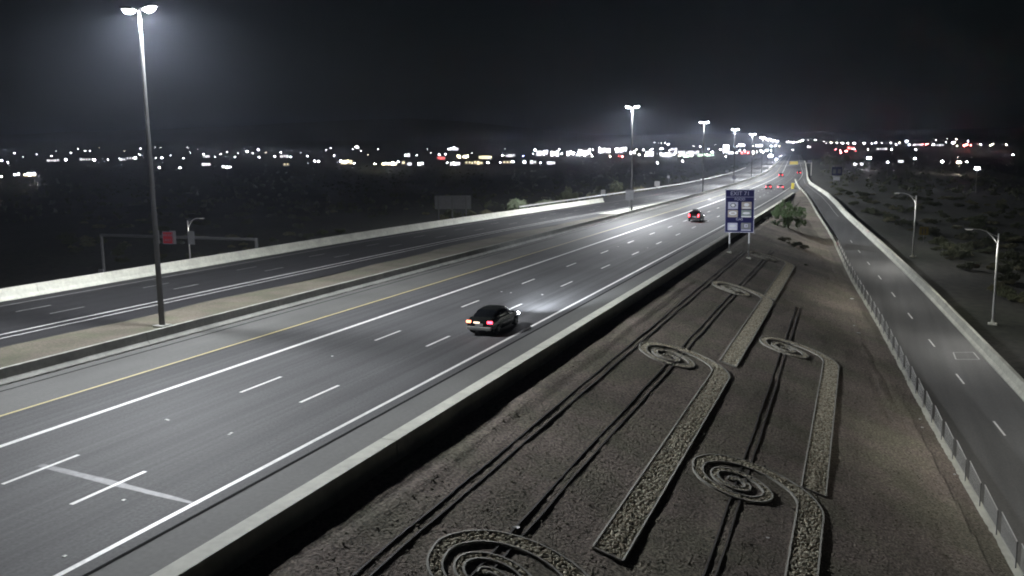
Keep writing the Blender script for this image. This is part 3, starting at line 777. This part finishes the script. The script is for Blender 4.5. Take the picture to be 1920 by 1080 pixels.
    for s in (1, -1):
        tl = MB().bevel_box(-.16,.16,-.06,.06,-.075,.075,.03) if kind == 'sedan' else MB().bevel_box(-.10,.10,-.06,.06,-.20,.20,.03)
        m_ = tails if not (tails == 'mixed') else ('tail_amber' if s < 0 else 'tail_red')
        tl.build('tail_light', m_, t, False, (s*(W-.22), yb+.03, ztail))
        MB().bevel_box(-.17,.17,-.08,.08,-.065,.065,.03).build('headlight', head, t, False, (s*(W-.28), yf-.06, zhead))
        if lit_pool:
            spot('headlamp', t, (s*(W-.28), yf+.10, zhead), lit_pool, .06, R(25), 1.0, (.86,.92,1.0), (R(90+1.6), 0, 0)).scale = (2.3, 1, 1)
        MB().bevel_box(-.10,.10,-.06,.06,-.07,.07,.03).build('mirror', paint, t, False, (s*(W+.08), .75 if kind == 'sedan' else .65, 1.0 if kind == 'sedan' else 1.15))
        if detail:
            for y in (-.55, .35): MB().box(-.012,.012,-.09,.09,-.014,.014).build('door_handle', 'plastic_black', t, False, (s*(W+.012), y, .80))
    MB().box(-.24,.24,-.012,.012,-.07,.07).build('number_plate', 'plate', t, False, (0, yb-.035, ztail-.16))
    if tails == 'mixed': MB().bevel_box(-.2,.2,-.03,.03,-.05,.05,.02).build('plate_light', 'plate_lamp', t, False, (-.16, yb-.02, ztail-.03))
    MB().bevel_box(-W*.86,W*.86,-.08,.09,-.12,.10,.05).build('rear_bumper', bumper or paint, t, False, (0, yb-.02, .47))
    MB().bevel_box(-W*.7,W*.7,-.09,.08,-.12,.10,.05).build('front_bumper', paint, t, False, (0, yf+.02, .45))
    if detail: MB().tube([(0,0,0),(0,-.16,.02)], .03, 8).build('exhaust_pipe', 'galv_dark', t, False, (.5, yb+.05, .3))
    return t
lane = lambda k, y: X0 + (k+.5)*LW + c_off(y)
car('sedan', 'car_black', 'black sedan with lit tail lights and headlights in the outer lane', (-20.95, 49.5, .004), 0, None, 'mixed', 60000, True, 'car', 'head_lens', 'bumper_grey')
v = car('suv', 'car_maroon', 'dark red tall vehicle with bright tail lights and a box on its roof', (lane(2, 143.4)-.1, 143.6, .004), 0, None, 'tail_bright', 15000, True, 'suv')
MB().bevel_box(-.42,.42,-.55,.55,0,.26,.08).build('roof_box', 'plastic_black', v, False, (0,-.6,1.73))
car('sedan', 'car_grey', 'grey car braking in the middle lane beside another car near the gore', (lane(2, 279), 279.5, .004), R(.6), None, 'tail_bright', 9000, False)
car('sedan', 'car_silver', 'silver car braking in the outer lane beside another car near the gore', (lane(3, 278), 278, .004), R(.6), None, 'tail_bright', 9000, False)
car('suv', 'car_black', 'black tall vehicle with lit tail lights alone in the second lane beyond the gore', (lane(1, 431), 431, .004), R(2.6), None, 'tail_bright', 9000, False, 'suv')
car('sedan', 'car_grey', 'far grey car with tail lights passing under the cantilever sign', (lane(3, 490), 490, zf(490)), R(3), None, 'tail_bright', 9000, False)
for y, lab in ((1000, 'oncoming car with glaring headlights, nearer the gore of two on the far opposite carriageway'), (1330, 'oncoming car with glaring headlights, farther from the gore of two on the far opposite carriageway')):
    car('sedan', 'car_silver', lab, (SB(-51.6)(y), y, zf(y)), math.pi + R(3.8), None, 'tail_red', 30000, False, 'car', 'head_far')

# ------------------------------------------------------------------ plants
def leaf_mass(mb, c, rx, rz_, n, size, q, up=.3, hollow=.35):
    for _ in range(n):
        while True:
            p = Vector((q.uniform(-1,1), q.uniform(-1,1), q.uniform(-1,1)))
            if hollow < p.length < 1: break
        P = Vector((c[0]+p.x*rx, c[1]+p.y*rx, c[2]+p.z*rz_))
        d = Vector((q.gauss(0,1), q.gauss(0,1), q.gauss(up,1))).normalized(); e = d.cross(Vector((q.gauss(0,1), q.gauss(0,1), q.gauss(0,1)))).normalized()
        s = size*q.uniform(.6,1.4); k = len(mb.v)
        mb.v += [tuple(P-e*s*.35), tuple(P+e*s*.35), tuple(P+d*s)]; mb.f.append((k, k+1, k+2))
def shrub_meshes(seed, kind):
    q = random.Random(seed); lm = MB(); sm = MB()
    if kind == 'sage': ncl, n, size, m, R_, H_ = 16, 150, .10, 'leaf_sage', .8, .75
    elif kind == 'dry': ncl, n, size, m, R_, H_ = 12, 90, .12, 'leaf_dry', .75, .6
    else: ncl, n, size, m, R_, H_ = 14, 110, .11, 'leaf_creosote', .85, .8
    for _ in range(ncl):
        a = q.uniform(0, 6.28); r = R_*math.sqrt(q.random()); h = H_*q.uniform(.45, 1.15)*(1-.35*r/R_)
        c = (r*math.cos(a), r*math.sin(a), h*.75)
        leaf_mass(lm, c, q.uniform(.2,.38), h*.42, n, size, q, .8, 0)
        sm.tube([(0,0,-.1),(c[0]*.5,c[1]*.5,h*.45),c], [.025,.018,.008], 4)
    return lm.mesh('foliage', m), sm.mesh('stem', 'bark')
SHR = {k: [shrub_meshes(11*i+len(k), k) for i in range(3)] for k in ('sage', 'dry', 'creosote')}
def shrub(kind, P, s, lab, group, q=rnd):
    f, st_ = SHR[kind][q.randrange(3)]
    if lab.startswith(('dim desert shrub', 'low grey scrub bush', 'grey-green desert bush')):
        lab = ('broad ' if s > 1.25 else 'small ') + ('pale dry ' if kind == 'dry' else 'dark olive ') + lab.replace('dim ', '').replace('low grey ', '').replace('grey-green ', '')
    t = thing('desert_shrub', lab, 'shrub', P, q.uniform(0, 6.28), group); t.scale = (s, s, s*q.uniform(.85, 1.15))
    link('foliage', f, t); link('stem', st_, t); return t
# the pale shrubs above the opposite barrier
def behind_barrier(px, py, off):
    d = ray(px, py); t = 20.0
    while True:
        P = CAM + d*t
        lim = SB(-62.4)(P.y) if P.y < 150 else sb_guard(P.y)
        if P.x < lim-off or t > 900: break
        t += .25
    return Vector((P.x, P.y, T(P.x, P.y))), P.z
for px, py, wpx, kind, lab in ((967,370,38,'sage','large pale sage green bush behind the bright barrier, rounder of a pair'),
                               (1025,374,34,'sage','low pale sage bush behind the bright barrier, beside a rounder one'),
                               (1052,373,16,'sage','small pale sage bush at the end of the low one behind the barrier')):
    P, top = behind_barrier(px, py, 4.5); o = shrub(kind, P, 1, lab, None); k = wpx*depth(P)/F_PX/1.6; o.scale = (k, k, (top-P.z)/.85)
for px, py, wpx in ((1068,347,40),(1110,352,26),(1160,335,36),(1150,350,24),(1200,340,26),(850,390,40),(833,395,26),(880,390,24),(912,394,26),(935,392,20),(760,420,30),(700,432,26),(640,445,28),(560,458,30)):
    P, top = behind_barrier(px, py, 7); o = shrub('dry' if wpx < 30 else 'creosote', P, 1, ' grey-green desert bush growing close behind the bright barrier or guard rail', 'bushes behind the opposite barrier'); k = wpx*depth(P)/F_PX/1.9; o.scale = (k, k, max(.6, (top-P.z)/.95))
q = random.Random(21)
for k in range(70):
    y = 45 + 270*q.random(); lim = SB(-62.6)(y) if y < 150 else sb_guard(y); x = lim - q.uniform(2.2, 13)
    shrub(q.choice(('dry','dry','creosote')), Vector((x, y, T(x, y))), q.uniform(.7, 1.6), 'low grey scrub bush close behind the pale barrier or guard rail', 'low scrub lining the opposite barrier', q)
cnt = 0
while cnt < 110:
    px, py = q.uniform(120, 1420), q.uniform(318, 500)
    P = ground_hit(px, py)
    if P.x > SB(-64)(P.y) if P.y < 1400 else True: continue
    if P.y > 130 and P.x > sb_guard(P.y)-2.5: continue
    if math.hypot(P.x, P.y) > 420: continue
    shrub(q.choice(('dry','creosote','creosote')), P, q.uniform(.8, 1.9), 'dim desert shrub on the dark plain beyond the opposite carriageway', 'shrubs on the plain beyond the opposite carriageway', q); cnt += 1
cnt = 0
while cnt < 170:
    px, py = q.uniform(1545, 1920), 300 + 330*q.random()**1.3
    P = ground_hit(px, py)
    if P.x < rr_x(max(0, P.y))+(8 if P.y < 170 else 3.5) or math.hypot(P.x, P.y) > 520: continue
    shrub(q.choice(('dry','creosote','creosote')), P, q.uniform(.7, 1.7), 'dim desert shrub on the dark plain beyond the ramp barrier', 'shrubs on the plain beyond the ramp', q); cnt += 1
# far scrub that reads as one mass
mb = MB(); q = random.Random(9)
for _ in range(2600):
    D = q.uniform(260, 1250); az = q.uniform(-.95, .22); x, y = D*math.sin(az), D*math.cos(az)
    yc = min(1500, max(0, y))
    if SB(-74)(yc)-3 < x < rr_x(yc)+8: continue
    z = T(x, y); s = q.uniform(.8, 2.0)
    for _ in range(9):
        a = q.uniform(0, 6.28); r = s*q.random(); P = Vector((x+r*math.cos(a), y+r*math.sin(a), z+q.uniform(.1, .9)*s))
        d = Vector((q.gauss(0,1), q.gauss(0,1), q.gauss(.5,.6))).normalized()*s*.6; e = Vector((q.gauss(0,1), q.gauss(0,1), q.gauss(0,1))).normalized()*s*.4
        k = len(mb.v); mb.v += [tuple(P-e), tuple(P+e), tuple(P+d)]; mb.f.append((k, k+1, k+2))
tag(mb.build('scrub', 'leaf_creosote'), 'far low scrub covering the dark desert plain', 'scrub', None, 'stuff')
def tree(P, h, w, lab, seed, m='leaf_green', n=34, per=190, size=.13, group=None, nm='palo_verde_tree', low=.34):
    q = random.Random(seed); t = thing(nm, lab, 'tree', P, 0, group); tm = MB(); cm = MB()
    for b in range(5):
        a = b*1.257+q.uniform(-.4,.4); r = w*.33*q.uniform(.5,1)
        p0, p1, p2 = Vector((0,0,-.2)), Vector((r*.3*math.cos(a), r*.3*math.sin(a), h*.28)), Vector((r*math.cos(a), r*math.sin(a), h*.68))
        tm.tube([p0, p1, p2], [.02*h, .014*h, .006*h], 6)
        for _ in range(3):
            e = p2 + Vector((q.uniform(-1,1)*w*.2, q.uniform(-1,1)*w*.2, q.uniform(-.05,.3)*h)); tm.tube([p1.lerp(p2, q.uniform(.4,1)), e], [.006*h, .003*h], 4)
    for _ in range(n):
        a = q.uniform(0, 6.28); r = w/2*math.sqrt(q.random()); z = h*(low+(.96-low)*q.random()**.8*(1-.55*(2*r/w)**2))
        g_ = q.uniform(.5,1.5); leaf_mass(cm, (r*math.cos(a), r*math.sin(a), z), w*.085*g_, h*.10*g_*q.uniform(.6,1.5), int(per*g_), size*q.uniform(.7,1.2), q, .9, 0)
    tm.build('trunk', 'bark', t, True); cm.build('crown', m, t); return t
def on_slope(px, py):
    P = at_z(px, py, -1)
    for _ in range(40): P = at_z(px, py, zl_plain(P.x, P.y))
    return Vector((P.x, P.y, zl_plain(P.x, P.y)))
P = on_slope(1478, 428); u = depth(P)/F_PX
tree(P, 58*u, 58*u, 'green feathery palo verde tree at the top of the gravel slope behind the blue sign', 4, 'leaf_green', 60, 130, .2, None, 'palo_verde_tree', .08)
for px, py, w, lab, kd in ((1490,462,30,'low dark bush on the slope below the green tree','creosote'),(1508,466,22,'small dark bush beside a low one below the green tree','dry'),
                           (1436,412,16,'small bush between the green tree and the barrier','creosote'),(1470,452,26,'sprawling dry bush in front of the green tree','dry'),(1511,498,9,'tiny dark tuft alone on the slope above the rock beds','creosote')):
    P = on_slope(px, py); shrub(kd, P, w*depth(P)/F_PX/2, lab, None)
for i, (px, py, h, w) in enumerate(((1556,318,30,30),(1580,322,34,40),(1604,322,30,34),(1548,310,22,20))):
    P = ground_hit(px, py); u = depth(P)/F_PX
    tree(P, h*u, w*u, 'dark tree standing beside the far freeway in front of red lights', 40+i, 'leaf_creosote', 16, 90, .5, 'dark trees beside the far freeway', 'dark_tree')

# ------------------------------------------------------------------ the far town
def lamp_mesh(big):
    s = 1.9 if big else 1.15
    return MB().bevel_box(-s/2, s/2, -s*.3, s*.3, -s*.28, s*.28, .1)
pole8 = MB().tube([(0,0,-.5),(0,0,8)], [.12,.07], 6).mesh('pole', 'galv_dark')
heads = {}
COLN = {'w': 'white', 'y': 'warm', 'r': 'red', 'b': 'blue', 'g': 'green'}
LAB = {'w': 'small white lamp on a pole in the far town', 'y': 'small yellowish lamp on a pole in the far town', 'r': 'small red light on a pole in the far town',
       'b': 'small blue light on a pole in the far town', 'g': 'small greenish lamp on a pole in the far town'}
def town_light(px, py, c='w', lvl=1):
    if c == 'w' and int(px*13+py*7) % 8 == 0: c = 'y'
    P = ground_hit(px, py, 8.3); t = thing('town_lamp', LAB[c], 'lamp', P, YAW, 'lamps of the far town by colour '+COLN[c])
    link('pole', pole8, t)
    key = (c, lvl)
    if key not in heads: heads[key] = lamp_mesh(lvl > 1).mesh('lamp_head', ('far_' if lvl else 'far_dim_')+COLN[c])
    k = .55 + .9*((int(px*31+py*17) % 97)/97)**2; h = link('lamp_head', heads[key], t, (0,0,8.3)); h.scale = (k, k, k)
BL = {'w': 'low town building with white lit front', 'y': 'low town building with warm lit front', 'r': 'low town building with red lit front', 'b': 'low town building with blue lit sign front', 'g': 'low town building with pale green lit front'}
def building(px, py, wpx, hpx, c='w', lvl=1):
    P = ground_hit(px, py+hpx/2+1); u = depth(P)/F_PX; w = max(5, wpx*u); h = max(3.5, (hpx+2)*u); dp = max(8, w*.5)
    az = math.atan2(-P.x, P.y)
    t = thing('town_building', ('' if lvl else 'dim ') + BL[c].replace('low', 'long low' if w > 30 else 'mid-sized low' if w > 15 else 'small low'), 'building', P, az, 'buildings of the far town, '+COLN[c]+(' lit' if lvl else ' dim'))
    MB().box(-w/2, w/2, 0, dp, -2, h).build('wall', 'stucco_pale', t); MB().box(-w/2-.3, w/2+.3, -.3, dp+.3, h, h+.5).build('roof', 'roof_dark', t)
    n = max(1, min(9, int(round(w/4.5)))); gap = w*.9/n
    q = random.Random(int(px*7+py))
    mes = [MB().box(-gap*a, gap*a, -.14, -.02, h*b, h*e).mesh('glow_pane', ('win_dim_' if k == 2 or not lvl else 'win_')+COLN[c]) for k, (a, b, e) in enumerate(((.44,.2,.82),(.30,.3,.7),(.46,.12,.9),(.22,.4,.95)))]  # glow of these panes also stands in for floodlight on the fronts
    for k in range(n): link('glow_pane', mes[q.randrange(4)], t, (-w*.45+gap*(k+.5), 0, 0))
    if lvl and w > 12:
        for k in range(q.randrange(1, 4)): town_light(px+q.uniform(-.6,.6)*wpx, py+q.uniform(-1.2,.5)*hpx, 'w', q.choice((0,1,1,2)))
def z1(x, y): return x/3, 200+y/3
def z2(x, y): return 640+x/3, 180+y/3
def z3(x, y): return 1240+x/6, 200+y/6
def z4(x, y): return 1500+x/4.5, 200+y/4.5
for f, pts in ((z1, [(10,303,1),(45,315,1),(130,282,0),(290,276,1),(370,299,1),(440,238,0),(505,248,1),(480,248,0),(530,299,1),(608,297,1),(400,260,0),(668,290,0),(760,287,1),(785,270,1),(790,235,0),(872,230,0),(903,229,0),(850,287,1),(875,287,1),(910,288,1),(1033,290,1),(1055,230,0),(1070,257,1),(1145,268,1),(1210,283,0),(1243,268,1),(1278,255,1),(1323,282,1),(1390,253,1),(1420,262,0),(1453,242,1),(1457,285,0),(1495,258,0),(1545,280,0),(1580,257,1),(1635,282,1),(1690,257,0),(1730,278,1),(1770,307,1),(1792,307,1),(1835,243,0),(1860,233,0),(1880,275,1),(1915,305,1),(895,343,1),(1012,345,2),(80,262,0),(205,268,0),(315,250,0),(560,232,0),(700,250,0),(960,275,0),(1110,240,0),(1340,262,0)]),
               (z2, [(65,300,1),(110,308,0),(207,300,0),(188,383,1),(320,370,1),(425,333,0),(485,300,0),(503,320,0),(550,330,1),(585,327,1),(595,375,1),(825,375,1),(893,375,1),(967,370,1),(907,335,1),(920,298,0),(1080,325,1),(1120,375,1),(1240,325,2),(1345,305,1),(1415,300,1),(1410,335,1),(1450,290,1),(1510,338,1),(1640,315,1),(1660,303,1),(1700,303,1),(1715,325,1),(1745,300,1),(1760,262,0),(1780,263,0),(1800,265,0),(1820,266,1),(1840,270,1),(1797,298,1),(1778,375,1),(1905,335,1),(1160,310,1),(1195,312,1),(1275,310,1),(1325,330,1),(1540,300,1),(1600,300,1),(1675,330,1),(1880,315,1),(735,320,0),(150,330,0)]),
               (z3, [(10,470,2),(45,405,0),(77,427,0),(200,555,1),(240,613,2),(437,452,1),(360,445,0),(515,543,1),(573,512,2),(530,478,0),(665,483,1),(610,430,0),(725,557,1),(800,520,2),(850,517,1),(935,490,1),(1030,443,1),(1075,510,1),(1120,495,2),(1145,510,2),(1187,490,2),(1235,440,1),(1285,440,1),(1325,440,0),(1235,497,1),(1228,553,2),(1478,487,1),(1555,390,1),(1420,400,1),(1450,402,2),(1490,400,2),(1525,400,1)]),
               (z4, [(20,283,2),(70,280,0),(128,280,2),(200,293,1),(222,310,0),(262,303,1),(313,307,1),(360,307,1),(407,307,2),(457,307,2),(540,310,1),(607,312,0),(640,305,1),(690,308,0),(763,305,1),(812,320,1),(838,303,0),(900,293,2),(922,320,1),(960,322,0),(1125,320,1),(1147,280,0),(1232,300,0),(1240,270,0),(1290,305,2),(1320,272,1),(1325,330,1),(1418,293,1),(1525,320,1),(1610,325,1),(1628,317,1),(1740,320,1),(1797,405,0),(573,363,1),(773,360,1),(978,363,1),(970,435,1),(583,435,2),(740,467,0),(1200,465,1),(1408,465,0),(1495,520,0)])):
    for x, y, l in pts: town_light(*f(x, y), 'w', l)
for px, py, c, l in ((*z4(1035,318),'r',1),(*z4(1062,318),'r',2),(*z4(1080,312),'r',1),(*z4(1385,328),'r',2),(*z4(1405,322),'r',2),(*z4(1440,327),'r',1),(*z4(340,372),'r',2),(*z4(345,390),'r',2),(*z4(390,375),'r',2),(*z4(300,360),'r',0),(*z4(470,373),'r',0),
                     (*z2(1580,340),'r',2),(*z2(1560,338),'r',0),(*z2(1025,340),'b',1),(*z4(1335,470),'y',2),(*z4(1352,470),'y',1),(*z1(5,393),'y',1),(*z3(515,543),'g',1),(*z4(1305,300),'y',1)):
    town_light(px, py, c, l)
for f, pts in ((z1, [(95,383,40,14,'w',1),(168,384,70,12,'y',1),(690,297,36,8,'w',0),(1275,340,60,12,'w',1),(1160,325,50,12,'w',0),(1610,327,36,10,'y',0),(1160,280,40,8,'w',0),(1600,280,50,10,'w',0),(300,303,70,8,'w',0),(480,297,60,8,'w',0),(740,292,60,8,'w',0)]),
               (z2, [(30,372,70,20,'y',1),(88,290,26,10,'w',1),(270,382,90,10,'y',1),(350,375,24,22,'y',0),(384,383,26,12,'w',1),(447,383,38,15,'w',1),(370,333,36,18,'w',1),(628,299,66,11,'w',1),(640,381,62,15,'w',1),(660,342,24,18,'y',1),(700,342,40,16,'y',1),(722,377,60,12,'y',0),(770,377,60,18,'y',0),(935,372,60,14,'y',0),(950,336,60,12,'w',0),(1030,372,24,18,'w',1),(1080,372,40,16,'w',0),(1130,322,70,28,'w',1),(1180,377,50,14,'w',0),(1200,325,50,34,'w',1),(1290,324,50,30,'w',1),(1370,320,74,44,'w',1),(1480,308,70,26,'w',1),(1575,305,70,30,'w',1),(1640,320,36,20,'w',1),(1735,325,44,30,'w',1),(1825,331,76,22,'w',1),(1870,300,40,12,'w',0),(810,345,80,16,'y',0),(560,350,50,12,'r',0)]),
               (z3, [(55,537,120,32,'w',1),(300,556,110,24,'g',1),(300,520,260,40,'w',0),(900,435,80,24,'w',1),(940,518,110,36,'r',1),(1100,440,80,20,'w',1),(1030,525,50,44,'w',1),(1660,455,44,14,'w',1),(500,545,200,26,'g',0),(780,520,70,30,'w',0)]),
               (z4, [(497,495,112,6,'w',1),(850,465,50,12,'w',0),(690,357,90,8,'w',0),(1000,322,70,8,'w',0),(1170,325,90,8,'w',0),(430,350,60,16,'r',1)])):
    k = 1/3 if f in (z1, z2) else 1/6 if f is z3 else 1/4.5
    for x, y, w, h, c, l in pts: px, py = f(x, y); building(px, py, w*k, h*k, c, l)
# lit pylon sign in the town
P = ground_hit(1361, 290); u = depth(P)/F_PX
t = thing('pylon_sign', 'tall bright white lit pylon sign rising in the far town', 'sign', P, YAW*.3)
MB().box(-.8,.8,-.5,.5,-1,5*u).build('post', 'galv_dark', t); MB().box(-5*u,5*u,-.6,.6,4*u,18*u).build('lit_panel', 'win_white', t)
# dark hills behind the town
prof = [(-400,262),(0,252),(200,246),(400,238),(560,230),(680,224),(780,222),(880,229),(1000,240),(1150,258),(1300,268),(1600,274),(2300,276)]
mb = MB(); cols = 90
for i in range(cols+1):
    px = -400 + 2700*i/cols; yt = np.interp(px, [p[0] for p in prof], [p[1] for p in prof]) + 2.2*mnoise.noise((px*.012, 0, 0)) + 1.0*mnoise.noise((px*.05, 3, 0))
    d = ray(px, float(yt)); h = Vector((d.x, d.y, 0)).normalized(); e = d.z/math.hypot(d.x, d.y)
    for D, z in ((5200, 100), (6600, 110+.55*max(0, CAM_H+e*7800-110)), (7800, CAM_H+e*7800), (9500, 60)): mb.v.append((h.x*D, h.y*D, z))
for i in range(cols):
    for k in range(3): n = 4*i+k; mb.f.append((n, n+4, n+5, n+1))
mb.build('hills', 'hill', None, True)['kind'] = 'structure'

# ------------------------------------------------------------------ haze volume added to stand in for lens glare round the lamps
hz = MB().box(-10500, 10500, -1200, 11500, -14, 620).build('haze', None); hz['kind'] = 'stuff'; hz['label'] = 'thin added haze standing in for lens glare round the lamps'
m = bpy.data.materials.new('haze'); m.use_nodes = True; nt = m.node_tree; nt.nodes.remove(nt.nodes['Principled BSDF'])
v = nt.nodes.new('ShaderNodeVolumePrincipled'); v.inputs['Color'].default_value = (.72,.80,1.0,1); v.inputs['Density'].default_value = .00018; v.inputs['Anisotropy'].default_value = .8
nt.links.new(v.outputs[0], nt.nodes['Material Output'].inputs['Volume'])
hz.data.materials.append(m)
